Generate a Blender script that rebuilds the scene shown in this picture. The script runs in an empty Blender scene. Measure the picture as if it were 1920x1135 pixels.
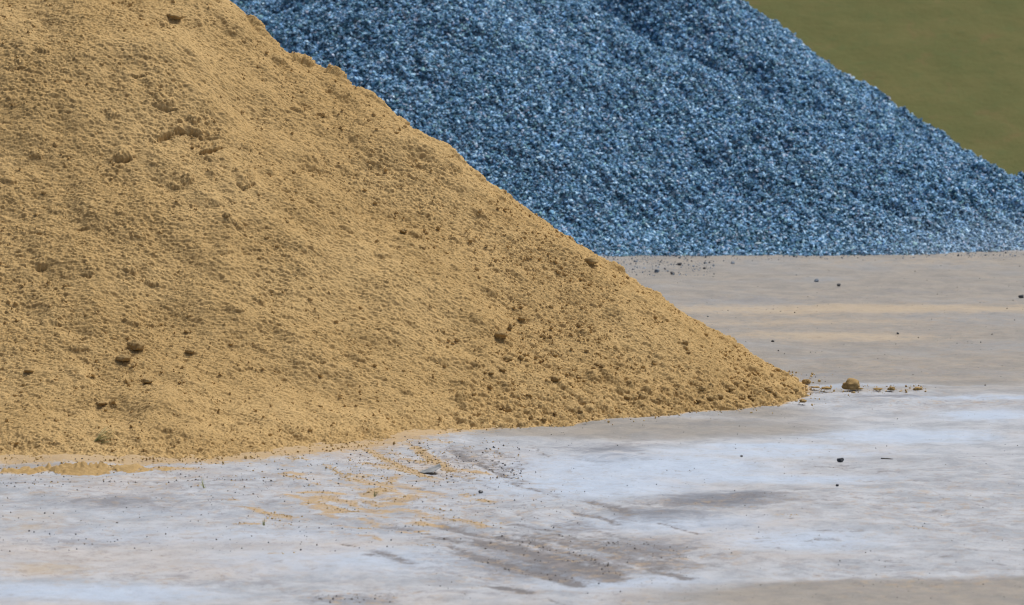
import bpy, bmesh, math, random
import numpy as np
from mathutils import Vector, Matrix, Euler

R = math.radians
rng = np.random.default_rng(11)
random.seed(11)
S = bpy.context.scene
COL = S.collection

# ------------------------------------------------------------------ camera
CAM_H, FPX, W0, H0 = 4.34, 8680.0, 1920.0, 1135.0
PITCH = math.atan((H0 / 2 + 220) / FPX)
cam_d = bpy.data.cameras.new("camera")
cam = bpy.data.objects.new("camera", cam_d)
COL.objects.link(cam)
cam.location = (0, 0, CAM_H)
cam.rotation_euler = (math.pi / 2 - PITCH, 0, 0)
cam_d.sensor_width = 36
cam_d.lens = 36 * FPX / W0
cam_d.clip_start, cam_d.clip_end = 0.5, 4000
cam_d.dof.use_dof = True
cam_d.dof.focus_distance = 38.2
cam_d.dof.aperture_fstop = 3.5
S.camera = cam
ROT = np.array(Euler(cam.rotation_euler).to_matrix())


def ray(px, py):
    v = ROT @ np.array([(px - W0 / 2) / FPX, -(py - H0 / 2) / FPX, -1.0])
    return v / v[1]


def G(px, py):
    """world x, y of the ground seen at that spot of the photograph"""
    v = ray(px, py)
    t = -CAM_H / v[2]
    return v[0] * t, v[1] * t


# ------------------------------------------------------------------ helpers
def tag(o, label=None, cat=None, group=None, kind=None):
    if label: o["label"] = label
    if cat: o["category"] = cat
    if group: o["group"] = group
    if kind: o["kind"] = kind
    return o


def mesh_np(name, verts, faces, mat, parent=None, smooth=True, attrs=None, colors=None):
    """verts (n,3), faces (m,k) with one k"""
    me = bpy.data.meshes.new(name)
    n, (m, k) = len(verts), faces.shape
    me.vertices.add(n)
    me.vertices.foreach_set("co", np.ascontiguousarray(verts, np.float32).ravel())
    me.loops.add(m * k)
    me.loops.foreach_set("vertex_index", np.ascontiguousarray(faces, np.int32).ravel())
    me.polygons.add(m)
    me.polygons.foreach_set("loop_start", np.arange(0, m * k, k, dtype=np.int32))
    me.polygons.foreach_set("use_smooth", np.full(m, smooth, bool))
    for key, arr in (attrs or {}).items():
        a = me.attributes.new(key, 'FLOAT', 'POINT')
        a.data.foreach_set("value", np.ascontiguousarray(arr, np.float32).ravel())
    for key, arr in (colors or {}).items():
        a = me.attributes.new(key, 'FLOAT_COLOR', 'POINT')
        c = np.ones((n, 4), np.float32); c[:, :3] = arr
        a.data.foreach_set("color", c.ravel())
    me.update(calc_edges=True)
    me.materials.append(mat)
    o = bpy.data.objects.new(name, me)
    COL.objects.link(o)
    if parent: o.parent = parent
    return o


def grid_faces(nx, ny, keep=None):
    i = np.arange(nx * ny).reshape(ny, nx)
    f = np.stack([i[:-1, :-1], i[:-1, 1:], i[1:, 1:], i[1:, :-1]], -1).reshape(-1, 4)
    return f if keep is None else f[keep.ravel()]


def compact(v, f, *arrs):
    used = np.zeros(len(v), bool); used[f.ravel()] = True
    idx = np.cumsum(used) - 1
    return (v[used], idx[f]) + tuple(a[used] for a in arrs)


def tile(n, beta, lo, hi, seed):
    """periodic random field, unit deviation, power f^-beta between lo and hi cycles a tile"""
    g = np.random.default_rng(seed)
    fx = np.fft.fftfreq(n, 1 / n)
    f = np.hypot(fx[:, None], fx[None, :]); f[0, 0] = 1
    amp = f ** (-beta) * np.exp(-(f / hi) ** 4) * (1 - np.exp(-(f / lo) ** 4))
    z = np.fft.ifft2(np.fft.fft2(g.standard_normal((n, n))) * amp).real
    return ((z - z.mean()) / z.std()).astype(np.float32)


def bil(t, u, v):
    ny, nx = t.shape
    i, j = np.floor(u).astype(np.int64), np.floor(v).astype(np.int64)
    a, b = u - i, v - j
    i0, j0, i1, j1 = i % nx, j % ny, (i + 1) % nx, (j + 1) % ny
    return (t[j0, i0] * (1 - a) + t[j0, i1] * a) * (1 - b) + (t[j1, i0] * (1 - a) + t[j1, i1] * a) * b


def noise(t, x, y, size, ang=0.0, ox=0.0, oy=0.0):
    c, s = math.cos(ang), math.sin(ang)
    n = t.shape[0]
    return bil(t, ((x * c - y * s + ox) / size) * n, ((x * s + y * c + oy) / size) * n)


T_BIG = tile(512, 1.4, 2, 40, 1)
T_MID = tile(1024, 1.15, 4, 200, 2)
T_FINE = tile(2048, 0.35, 110, 700, 3)
T_MIC = tile(2048, 0.2, 250, 760, 4)


def smooth_closed(pts, per=14):
    p = np.array(pts, float); n = len(p); out = []
    for i in range(n):
        a, b, c, d = p[i - 1], p[i], p[(i + 1) % n], p[(i + 2) % n]
        for t in np.linspace(0, 1, per, endpoint=False):
            out.append(0.5 * ((2 * b) + (c - a) * t + (2 * a - 5 * b + 4 * c - d) * t * t + (3 * b - a - 3 * c + d) * t ** 3))
    return np.array(out)


def seg_dist(x, y, pts, closed=True):
    """unsigned distance to a polyline"""
    best = np.full(x.shape, 1e9)
    q = np.roll(pts, -1, 0) if closed else pts[1:]
    for (ax, ay), (bx, by) in zip(pts if closed else pts[:-1], q):
        dx, dy = bx - ax, by - ay
        L = dx * dx + dy * dy + 1e-12
        t = np.clip(((x - ax) * dx + (y - ay) * dy) / L, 0, 1)
        np.minimum(best, (x - ax - t * dx) ** 2 + (y - ay - t * dy) ** 2, out=best)
    return np.sqrt(best)


def inside(x, y, pts):
    r = np.zeros(x.shape, bool)
    q = np.roll(pts, -1, 0)
    for (ax, ay), (bx, by) in zip(pts, q):
        if ay == by: continue
        c = ((ay > y) != (by > y)) & (x < (bx - ax) * (y - ay) / (by - ay) + ax)
        r ^= c
    return r


def sdist(x, y, pts):
    d = seg_dist(x, y, pts)
    return np.where(inside(x, y, pts), d, -d)


def smax(a, b, k): return np.logaddexp(a / k, b / k) * k
def smin(a, b, k): return -smax(-a, -b, k)
def sstep(a, b, x):
    t = np.clip((x - a) / (b - a), 0, 1)
    return t * t * (3 - 2 * t)


def blur(z, n):
    k = np.array([1, 4, 6, 4, 1]) / 16
    for _ in range(n):
        p = np.pad(z, ((2, 2), (0, 0)), 'edge')
        z = sum(k[i] * p[i:i + z.shape[0]] for i in range(5))
        p = np.pad(z, ((0, 0), (2, 2)), 'edge')
        z = sum(k[i] * p[:, i:i + z.shape[1]] for i in range(5))
    return z


# ------------------------------------------------------------------ materials
def new_mat(name):
    m = bpy.data.materials.new(name); m.use_nodes = True
    nt = m.node_tree; nt.nodes.clear()
    out = nt.nodes.new("ShaderNodeOutputMaterial")
    b = nt.nodes.new("ShaderNodeBsdfPrincipled")
    nt.links.new(b.outputs[0], out.inputs[0])
    return m, nt, b


def N(nt, kind, **kw):
    n = nt.nodes.new(kind)
    for k, v in kw.items():
        if k in n.inputs: n.inputs[k].default_value = v
        else: setattr(n, k, v)
    return n


def ntex(nt, scale, detail=4, rough=0.6, vec=None, dist=0.0):
    n = N(nt, "ShaderNodeTexNoise", Scale=scale, Detail=detail, Roughness=rough, Distortion=dist)
    if vec is None: vec = N(nt, "ShaderNodeTexCoord").outputs["Object"]
    nt.links.new(vec, n.inputs["Vector"])
    return n.outputs["Fac"]


def sock(nt, a, s):
    if hasattr(a, "is_linked") or isinstance(a, bpy.types.NodeSocket): nt.links.new(a, s)
    else: s.default_value = a


def math_n(nt, op, a, b=0.0, clamp=False):
    n = N(nt, "ShaderNodeMath", operation=op, use_clamp=clamp)
    sock(nt, a, n.inputs[0]); sock(nt, b, n.inputs[1])
    return n.outputs[0]


def step_n(nt, val, lo, hi, to0=0.0, to1=1.0):
    n = N(nt, "ShaderNodeMapRange", interpolation_type='SMOOTHSTEP')
    nt.links.new(val, n.inputs[0])
    for i, v in enumerate((lo, hi, to0, to1)): n.inputs[i + 1].default_value = v
    return n.outputs[0]


def mix_n(nt, fac, a, b, mode='MIX'):
    n = N(nt, "ShaderNodeMix", data_type='RGBA', blend_type=mode)
    sock(nt, fac, n.inputs[0])
    for v, s in ((a, n.inputs[6]), (b, n.inputs[7])):
        if isinstance(v, tuple): s.default_value = (*v, 1)
        else: nt.links.new(v, s)
    return n.outputs[2]


def bump_n(nt, height, b, dist, strength=1.0):
    n = N(nt, "ShaderNodeBump", Strength=strength, Distance=dist)
    nt.links.new(height, n.inputs["Height"])
    nt.links.new(n.outputs[0], b.inputs["Normal"])


def sand_material(name, dark=1.0):
    m, nt, b = new_mat(name)
    big = step_n(nt, ntex(nt, 0.9, 5, 0.6), 0.35, 0.68)
    fine = step_n(nt, ntex(nt, 55, 3, 0.7), 0.3, 0.7)
    grain = step_n(nt, ntex(nt, 260, 2, 0.7), 0.3, 0.7)
    a = tuple(c * dark for c in (0.415, 0.283, 0.122))
    c2 = tuple(c * dark for c in (0.50, 0.355, 0.166))
    c = mix_n(nt, big, a, c2)
    c = mix_n(nt, math_n(nt, 'MULTIPLY', fine, 0.45), c, tuple(x * dark for x in (0.62, 0.462, 0.24)))
    c = mix_n(nt, math_n(nt, 'MULTIPLY', grain, 0.35), c, tuple(x * dark for x in (0.33, 0.215, 0.07)))
    nt.links.new(c, b.inputs["Base Color"])
    b.inputs["Roughness"].default_value = 0.95
    b.inputs["Specular IOR Level"].default_value = 0.15
    bump_n(nt, ntex(nt, 190, 3, 0.75), b, 0.006, 0.8)
    return m


M_SAND = sand_material("sand")
M_CLOD = sand_material("damp_sand", 0.84)
M_WET = sand_material("wet_sand", 0.86)


def stone_material(name, mul=1.0):
    m, nt, b = new_mat(name)
    at = N(nt, "ShaderNodeAttribute", attribute_name="tint")
    n = step_n(nt, ntex(nt, 60, 3, 0.7), 0.25, 0.75, 0.75 * mul, 1.25 * mul)
    c = N(nt, "ShaderNodeVectorMath", operation='SCALE')
    nt.links.new(at.outputs["Vector"], c.inputs[0]); nt.links.new(n, c.inputs["Scale"])
    nt.links.new(c.outputs[0], b.inputs["Base Color"])
    b.inputs["Roughness"].default_value = 0.72
    b.inputs["Specular IOR Level"].default_value = 0.3
    return m


M_STONE = stone_material("crushed_stone")


def plain_material(name, c1, c2, scale=30, rough=0.8):
    m, nt, b = new_mat(name)
    nt.links.new(mix_n(nt, step_n(nt, ntex(nt, scale), 0.35, 0.65), c1, c2), b.inputs["Base Color"])
    b.inputs["Roughness"].default_value = rough
    return m


M_GRAVELBED = plain_material("gravel_dust", (0.05, 0.10, 0.16), (0.10, 0.18, 0.27), 25, 0.9)
M_DARKSTONE = plain_material("dark_stone", (0.018, 0.022, 0.03), (0.06, 0.07, 0.085), 40, 0.6)
M_BLUESTONE = plain_material("blue_stone", (0.06, 0.09, 0.13), (0.13, 0.18, 0.25), 40, 0.6)
M_LEAF = plain_material("weed_leaf", (0.24, 0.27, 0.11), (0.38, 0.38, 0.19), 20, 0.6)
M_TWIG = plain_material("dry_twig", (0.05, 0.04, 0.032), (0.11, 0.09, 0.07), 40, 0.8)
M_SCRAP = plain_material("grey_scrap", (0.16, 0.18, 0.19), (0.30, 0.32, 0.33), 15, 0.5)

# ------------------------------------------------------------------ sand heap
main_out = smooth_closed([(2.53, 40.0), (2.44, 39.1), (2.05, 38.35), (1.45, 37.85), (0.55, 37.3), (-0.35, 36.8),
                          (-1.3, 36.25), (-2.4, 35.85), (-4.0, 35.6), (-6.2, 35.8), (-8.6, 37.2), (-10, 40), (-9.2, 44),
                          (-6.5, 47.2), (-3.5, 48), (-0.8, 46.6), (0.9, 44.7), (1.85, 43), (2.33, 41.4)])
apron_out = smooth_closed([(0.3, 37.6), (-0.4, 36.75), (-0.85, 36.1), (-1.35, 35.5), (-2.0, 34.95), (-2.7, 34.74), (-3.4, 34.74),
                           (-4.4, 34.8), (-6, 35.0), (-8, 36.2), (-8, 39), (-3, 40)])
CX = np.arange(-11.5, 4.0, 0.05); CY = np.arange(33.5, 49.5, 0.05)
gx, gy = np.meshgrid(CX, CY)
dm = sdist(gx, gy, main_out)
da = sdist(gx, gy, apron_out)
wob = noise(T_BIG, gx, gy, 9.0)
dmw = dm + 0.06 * wob * sstep(0.3, 1.5, dm)
zm = 0.552 * dmw + 0.031 * np.clip(dmw, 0, 6) ** 2
zm = smin(zm, 3.62 + 0.5 * sstep(-3.4, -2.2, gx) + 0.04 * wob, 0.28)
da = da + 0.07 * noise(T_MID, gx, gy, 4.0) + 0.05 * noise(T_BIG, gx, gy, 5.0)
zm += -0.15 * np.exp(-((gx + 2.06) ** 2 + (gy - 41.3) ** 2) / 0.09) + 0.18 * np.exp(-((gx + 2.75) ** 2 + (gy - 41.5) ** 2) / 0.16)
zm += 0.13 * np.exp(-((gx + 1.75) ** 2 + (gy - 41.05) ** 2) / 0.020)
za = np.where(da > 0, 0.33 * (np.sqrt(da * da + 0.04) - 0.2), 0.15 * da)
za = smin(za, 0.9, 0.1)
zc = smax(zm, za, 0.045) - 0.02
zc = np.maximum(zc, -0.6)
SANDC = blur(zc, 8)
# keep the foot of the heap crisp
w = sstep(0.02, 0.5, zc)
SANDC = SANDC * w + blur(zc, 1) * (1 - w)


def sand_c(x, y): return bil(SANDC, (np.asarray(x) - CX[0]) / 0.05, (np.asarray(y) - CY[0]) / 0.05)


def march(px, py, fn, y0, y1):
    v = ray(px, py)
    ys = np.arange(y0, y1, 0.01)
    z = CAM_H + v[2] * ys
    h = fn(v[0] * ys, ys)
    k = np.argmax(h >= z)
    return (v[0] * ys[k], ys[k], h[k]) if h[k] >= z[k] else (v[0] * ys[-1], ys[-1], 0)


def on_sand(px, py): return march(px, py, sand_c, 34, 44)


def axis(parts):
    out = []
    for a, b, s in parts: out.append(np.arange(a, b, s))
    return np.concatenate(out)


SX = axis([(-11.2, -6.2, 0.06), (-6.2, -5.0, 0.016), (-5.0, 2.85, 0.0065)])
SY = axis([(34.3, 42.2, 0.0062), (42.2, 49, 0.05)])
sx, sy = np.meshgrid(SX, SY)
z = sand_c(sx, sy)
hgt = z.copy()
body = sstep(-0.02, 0.25, hgt)
e = 0.06
NX = -(sand_c(sx + e, sy) - sand_c(sx - e, sy)) / (2 * e); NY = -(sand_c(sx, sy + e) - sand_c(sx, sy - e)) / (2 * e)
NL = 1 / np.sqrt(1 + NX * NX + NY * NY); NX *= NL; NY *= NL
BASE = z
z = np.zeros_like(BASE)                                               # from here on z is height along the slope's normal
# slow swells, slides down the slope, lumpy crust
z += body * (0.006 * noise(T_MID, sx * 0.6, sy, 6.0) + 0.022 * noise(T_BIG, sx, sy, 7.5, 0.4, 2.1))
flank = sstep(-1.2, 0.6, sx + 0.22 * (sy - 38)) 
streak = noise(T_FINE, sx * 2.4 + sy * 1.0, sy * 0.8 - sx * 0.55, 9.0, 0.2)
crust = 0.22 + 0.38 * sstep(-0.6, 1.2, noise(T_BIG, sx, sy, 5.2, 1.1, 3.3))       # patches with more crumbs
z += body * (0.0012 + 0.0012 * crust) * streak
z += body * (0.0022 + 0.0042 * crust) * noise(T_FINE, sx * 0.36, sy, 8.0, 0.05)
z += sstep(-0.05, 0.12, hgt) * (0.0016 + 0.0014 * crust + 0.0016 * flank) * noise(T_FINE, sx * 0.45, sy, 4.6) 
z += sstep(-0.05, 0.05, hgt) * 0.0012 * noise(T_MIC, sx * 0.45, sy, 5.2)
# ragged foot
z += 0.010 * noise(T_MID, sx, sy, 2.5, 0.5) * (1 - sstep(0.03, 0.25, np.abs(hgt)))


def scarp(pts, a, run, cut=0.035):
    """a broken ledge: ground uphill of the line stands proud of it"""
    global z
    w = np.array([on_sand(*p)[:2] for p in pts])
    x0, x1 = w[:, 0].min() - 0.4, w[:, 0].max() + 0.4
    y0, y1 = w[:, 1].min() - 0.4, w[:, 1].max() + 0.6
    i0, i1 = np.searchsorted(SX, (x0, x1)); j0, j1 = np.searchsorted(SY, (y0, y1))
    xx, yy = sx[j0:j1, i0:i1], sy[j0:j1, i0:i1]
    jit = 0.020 * noise(T_BIG, xx, yy, 2.5, 0.7)
    d = seg_dist(xx + jit, yy + 0.7 * jit, w, False)
    ln = np.interp(xx, w[:, 0], w[:, 1]) if w[0, 0] < w[-1, 0] else np.interp(xx, w[::-1, 0], w[::-1, 1])
    up = (yy + 0.7 * jit) > ln
    ends = sstep(0, 0.12, xx - w[:, 0].min()) * sstep(0, 0.12, w[:, 0].max() - xx)
    a *= 0.55; cut *= 0.8
    k = (0.65 + 0.5 * noise(T_MID, xx, yy, 3.0, 0.2, 1.0)) * ends
    dz = np.where(up, a * np.exp(-d / run) * sstep(0, 0.04, d), -cut * np.exp(-(d / 0.022) ** 2) - 0.3 * a * np.exp(-d / 0.12))
    z[j0:j1, i0:i1] += np.clip(k, 0, 1.4) * dz


scarp([(262, 278), (290, 266), (318, 252), (335, 250), (380, 258), (400, 260)], 0.040, 0.22, 0.055)
scarp([(205, 300), (232, 303), (262, 292)], 0.06, 0.2, 0.05)
scarp([(352, 288), (380, 290), (405, 283), (428, 268)], 0.065, 0.25, 0.05)
scarp([(380, 333), (400, 340), (420, 330)], 0.09, 0.2, 0.05)
scarp([(432, 345), (455, 352), (485, 346)], 0.08, 0.25, 0.04)
scarp([(540, 328), (570, 318), (600, 322), (630, 330)], 0.05, 0.2, 0.03)
scarp([(255, 195), (285, 197), (305, 207), (340, 211)], 0.045, 0.25, 0.03)
scarp([(0, 130), (25, 133), (52, 129)], 0.06, 0.25, 0.04)
scarp([(380, 6), (410, 9), (432, 8)], 0.04, 0.2, 0.03)
scarp([(55, 498), (80, 502), (104, 497)], 0.05, 0.18, 0.04)
scarp([(140, 518), (170, 522), (196, 516)], 0.05, 0.18, 0.04)
scarp([(240, 135), (262, 141), (285, 139)], 0.035, 0.2, 0.03)
scarp([(500, 385), (520, 390), (540, 386)], 0.04, 0.2, 0.03)
scarp([(480, 320), (505, 326), (530, 335)], 0.05, 0.2, 0.04)
for _ in range(70):                                                   # many small broken edges in the crust
    px, py = rng.uniform(0, 760), rng.uniform(20, 760)
    if py < 0.68 * (px - 440) + 40: continue
    L = rng.uniform(10, 34)
    scarp([(px - L, py + rng.uniform(-4, 4)), (px, py), (px + L, py + rng.uniform(-5, 5))], rng.uniform(0.015, 0.035), 0.16, rng.uniform(0.01, 0.03))


JN = noise(T_FINE, sx, sy, 8.5, 0.33)


def stamp(x, y, r, h, kx=1.0):
    i0, i1 = np.searchsorted(SX, (x - r * kx, x + r * kx)); j0, j1 = np.searchsorted(SY, (y - r, y + r))
    if i1 - i0 < 2 or j1 - j0 < 2: return
    q = 1 - ((SX[None, i0:i1] - x) / (r * kx)) ** 2 - ((SY[j0:j1, None] - y) / r) ** 2
    q = np.clip(q + (0.30 if h > 0 else 0.0) * JN[j0:j1, i0:i1] * (q > -0.3) * (r > 0.012), 0, 1) ** (0.6 if h > 0 else 1.6)
    zz = z[j0:j1, i0:i1]
    if h < 0: z[j0:j1, i0:i1] = zz + h * q
    else: z[j0:j1, i0:i1] = np.maximum(zz, np.where(q > 0, D0[j0:j1, i0:i1] * 0.6 + D0[(j0 + j1) // 2, (i0 + i1) // 2] * 0.4 + h * q, -9))


D0 = z.copy()
# lumps that break the outline of the right flank
for px, py, r, h in ((566, 98, 0.10, 0.10), (585, 104, 0.07, 0.06), (548, 97, 0.12, 0.05), (757, 224, 0.05, 0.07), (742, 216, 0.10, 0.05),
                     (940, 366, 0.035, 0.05), (500, 62, 0.12, 0.05), (640, 160, 0.10, 0.03), (850, 300, 0.08, 0.03)):
    p = on_sand(px, py + 6)
    stamp(p[0], p[1], r, h)
YS = np.arange(38.5, 43.5, 0.02)


def crest_point(px):
    """where the heap's outline stands, seen in that column of the photograph"""
    v = ray(px, 300)
    h = sand_c(v[0] * YS, YS)
    k = np.argmax((h - CAM_H) / YS)
    return v[0] * YS[k], YS[k]


for _ in range(420):
    px = rng.uniform(445, 1440)
    x, y = crest_point(px)
    r = min(0.012 + 0.012 * rng.pareto(1.8), 0.055)
    stamp(x + rng.normal(0, 0.02), y + rng.normal(0, 0.05), r, r * rng.uniform(0.4, 0.9), rng.uniform(0.8, 1.6))
for px, r, h in ((560, 0.07, 0.055), (574, 0.06, 0.075), (584, 0.04, 0.055), (752, 0.05, 0.045), (760, 0.028, 0.06), (735, 0.08, 0.03), (941, 0.024, 0.045), (930, 0.05, 0.025), (640, 0.08, 0.03), (690, 0.07, 0.03)):
    x, y = crest_point(px)
    stamp(x, y, r, h)
# the hollows under the shoulder
for px, py, r, h in ((490, 48, 0.42, -0.13), (460, 20, 0.3, -0.08), (620, 172, 0.22, -0.05), (780, 290, 0.16, -0.045), (655, 195, 0.18, -0.04), (570, 200, 0.08, -0.03), (530, 118, 0.14, -0.03)):
    p = on_sand(px, py)
    stamp(p[0], p[1], r, h)
D0 = z.copy()
# crumbs in the surface, thicker low on the right flank and along the foot
nC = 24000
cx = rng.uniform(-5.0, 2.7, nC); cy = rng.uniform(34.5, 41.8, nC)
ch = sand_c(cx, cy)
pr = 0.38 + 0.2 * sstep(-0.2, 0.8, noise(T_BIG, cx, cy, 4.0, 0.8)) + 0.9 * sstep(-0.8, 0.6, cx + 0.2 * (cy - 38)) * sstep(1.9, 0.6, ch)
ok = (ch > -0.01) & (rng.random(nC) < pr * 0.7)
cr = np.clip(0.0035 * rng.pareto(1.9, nC) + 0.006, 0, 0.04)
for x, y, r, k in zip(cx[ok], cy[ok], cr[ok], rng.uniform(0.5, 1.25, ok.sum())):
    stamp(x, y, r, 0.65 * r * k, 1.1 + 0.9 * random.random())
# a band of clods at the foot of the right flank
for k in range(2600):
    t = rng.random()
    px = 860 + 640 * t; py = 802 - 4 * t - 52 * t * t - abs(rng.normal(0, 45)) * (1.1 - 0.6 * t)
    p = on_sand(px, py)
    r = min(0.011 + 0.008 * rng.pareto(1.7), 0.05)
    stamp(p[0], p[1], r, r * rng.uniform(0.4, 0.95), rng.uniform(0.8, 1.5))

disp = z
z = BASE + NL * disp
keep = np.maximum.reduce([z[:-1, :-1], z[1:, :-1], z[:-1, 1:], z[1:, 1:]]) > -0.02
v = np.stack([sx + NX * disp, sy + NY * disp, z], -1).reshape(-1, 3)
f = grid_faces(len(SX), len(SY), keep)
v, f = compact(v, f)
sand = mesh_np("sand_heap", v, f, M_SAND)
tag(sand, "tall heap of tan sand with a crumbly steep face, on the left", "sand heap")


def sand_z(x, y):
    i = np.clip(np.searchsorted(SX, x) - 1, 0, len(SX) - 2); j = np.clip(np.searchsorted(SY, y) - 1, 0, len(SY) - 2)
    a = (x - SX[i]) / (SX[i + 1] - SX[i]); b = (y - SY[j]) / (SY[j + 1] - SY[j])
    return (z[j, i] * (1 - a) + z[j, i + 1] * a) * (1 - b) + (z[j + 1, i] * (1 - a) + z[j + 1, i + 1] * a) * b


# ------------------------------------------------------------------ small rock and clod shapes
ICO = None


def ico(sub):
    bm = bmesh.new(); bmesh.ops.create_icosphere(bm, subdivisions=sub, radius=1)
    vv = np.array([w.co[:] for w in bm.verts]); bm.verts.ensure_lookup_table()
    ff = np.array([[w.index for w in g.verts] for g in bm.faces])
    bm.free(); return vv, ff


ICO0 = ico(1); ICO3 = ico(4)
GR = np.random.default_rng(5)


def rock_variants(n, jit, flat):
    out = []
    for _ in range(n):
        vv = ICO0[0] * (1 + GR.uniform(-jit, jit, (len(ICO0[0]), 1)))
        for _k in range(4):                                            # cleave faces off it
            nrm = GR.normal(size=3); nrm /= np.linalg.norm(nrm)
            d = GR.uniform(0.35, 0.75)
            s = vv @ nrm
            vv = vv - np.clip(s - d, 0, None)[:, None] * nrm
        vv *= np.array([1, GR.uniform(0.6, 0.95), GR.uniform(*flat)])
        out.append(vv)
    return np.array(out), ICO0[1]


def rand_rot(n, g):
    q = g.normal(size=(n, 4)); q /= np.linalg.norm(q, axis=1)[:, None]
    w, x, y, zq = q.T
    return np.stack([1 - 2 * (y * y + zq * zq), 2 * (x * y - zq * w), 2 * (x * zq + y * w), 2 * (x * y + zq * w), 1 - 2 * (x * x + zq * zq),
                     2 * (y * zq - x * w), 2 * (x * zq - y * w), 2 * (y * zq + x * w), 1 - 2 * (x * x + y * y)], -1).reshape(n, 3, 3)


def lying_rot(n, g, tilt, lean):
    """turned at random about the upright, then tipped a little and laid back against the slope"""
    a = g.uniform(0, 6.2832, n); b = g.normal(0, tilt, n); c = g.normal(lean, tilt, n)
    ca, sa, cb, sb, cc, sc_ = np.cos(a), np.sin(a), np.cos(b), np.sin(b), np.cos(c), np.sin(c)
    o = np.zeros(n); i = np.ones(n)
    Z = np.stack([ca, -sa, o, sa, ca, o, o, o, i], -1).reshape(n, 3, 3)
    Y = np.stack([cb, o, sb, o, i, o, -sb, o, cb], -1).reshape(n, 3, 3)
    X = np.stack([i, o, o, o, cc, -sc_, o, sc_, cc], -1).reshape(n, 3, 3)
    return X @ Y @ Z


def scatter(name, pos, rad, mat, variants, parent=None, tint=None, smooth=False, g=GR, lying=None):
    vs, ff = variants
    n, k = len(pos), vs.shape[1]
    rot = rand_rot(n, g) if lying is None else lying_rot(n, g, *lying)
    vv = np.einsum('nij,nkj->nki', rot, vs[g.integers(0, len(vs), n)]) * rad[:, None, None] + pos[:, None, :]
    fa = (ff[None] + (np.arange(n) * k)[:, None, None]).reshape(-1, 3)
    colors = {"tint": np.repeat(tint, k, 0)} if tint is not None else None
    return mesh_np(name, vv.reshape(-1, 3), fa, mat, parent, smooth, None, colors)


CHIPS = rock_variants(16, 0.24, (0.45, 0.7))
CHIPS[0][:, :, 0] *= 1.3
CRUMBS = rock_variants(8, 0.25, (0.6, 0.95))

# loose crumbs lying on the sand face
n = 60000
px = rng.uniform(-5.0, 2.6, n); py = rng.uniform(34.7, 41.5, n)
hz = sand_c(px, py)
pr = 0.25 + 1.0 * sstep(-0.6, 0.8, px + 0.2 * (py - 38)) * sstep(2.2, 0.5, hz)
ok = (hz > 0.0) & (rng.random(n) < pr)
px, py = px[ok], py[ok]
rad = np.clip(0.0045 + 0.0035 * rng.pareto(2.0, len(px)), 0, 0.026)
pos = np.stack([px, py, sand_z(px, py) + rad * 0.25], -1)
o = scatter("sand_crumbs", pos, rad, M_SAND, CRUMBS, sand, smooth=False)
tag(o, kind="stuff")


def clod_mesh(seed, flat=0.8):
    g = np.random.default_rng(seed)
    vv = ICO3[0].copy()
    k = np.zeros(len(vv))
    for fr, am in ((1.3, 0.16), (2.6, 0.10), (5.5, 0.07), (11, 0.045)):
        for _ in range(5):
            d = g.normal(size=3) * fr
            k += am * 0.6 * np.sin(vv @ d + g.uniform(0, 6.28))
    vv = vv * (1 + k)[:, None]
    vv[:, 2] *= flat
    vv[:, 2] = np.maximum(vv[:, 2], -0.55 * flat)
    return vv


CLODS = []
for s in range(7):
    o = mesh_np("sand_clod", clod_mesh(40 + s, 0.72 + 0.05 * (s % 4)), ICO3[1], M_CLOD)
    CLODS.append(o.data); bpy.data.objects.remove(o)


def place(name, me, loc, size, rz, label, cat, group=None, squash=(1, 1, 1)):
    o = bpy.data.objects.new(name, me); COL.objects.link(o)
    o.location = loc; o.rotation_euler = (0, 0, rz); o.scale = (size * squash[0], size * squash[1], size * squash[2])
    return tag(o, label, cat, group)


def march_sand(px, py): return march(px, py, sand_z, 34.4, 42)


clods = [
    (253, 647, 12.5, (0.95, 1, 1.15), "dark sand clod on the left of the face, upper of a close pair"),
    (233, 668, 12.5, (1.1, 1, 0.85), "dark flattened sand clod just below its taller twin on the left face"),
    (940, 627, 10.5, (1, 1, 1), "round dark sand clod on the middle of the right flank"),
    (957, 613, 6.5, (0.7, 1, 1.2), "narrow dark sand clod directly above right of the round flank clod"),
    (1107, 490, 9.5, (1.1, 1, 0.9), "sand clod sitting high on the right edge of the heap, before the gravel"),
    (325, 27, 14.0, (1.2, 1, 0.7), "broad flat sand lump near the top edge of the picture"),
    (425, 405, 8.0, (1, 1, 0.95), "single dark sand clod below the broken crust in mid face"),
    (355, 659, 6.5, (1, 1, 0.9), "small sand clod right of the close pair on the left face"),
    (192, 752, 9.0, (1.3, 1, 0.6), "low flat sand clod near the foot, left of centre"),
    (55, 695, 8.0, (1.2, 1, 0.8), "small sand clod nearest the left edge, low on the heap"),
    (276, 714, 9.0, (1.3, 1, 0.6), "low sand clod straight below the dark pair"),
    (790, 463, 7.0, (1.2, 1, 0.8), "sand clod lower of two on the shoulder's slide track"),
    (757, 433, 7.0, (0.9, 1, 1), "sand clod upper of two on the shoulder's slide track"),
    (1040, 710, 9.0, (1.1, 1, 0.9), "dark sand clod amid the rubble above the heap's front foot"),
    (952, 672, 7.5, (1, 1, 1), "sand clod below the round dark one on the right flank"),
    (1285, 642, 7.0, (1, 1, 1), "sand clod on the lower right flank close to the slope's edge"),
]
for k, (px, py, rp, sq, lab) in enumerate(clods):
    p = march_sand(px, py + rp * 0.6)
    r = rp * p[1] / FPX
    place("sand_clod", CLODS[k % 7], (p[0], p[1], p[2] + 0.36 * r * sq[2]), r * 1.08, rng.uniform(0, 6.3), lab, "sand clod", "sand clods on the heap", sq)
g2 = np.random.default_rng(77)
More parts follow.
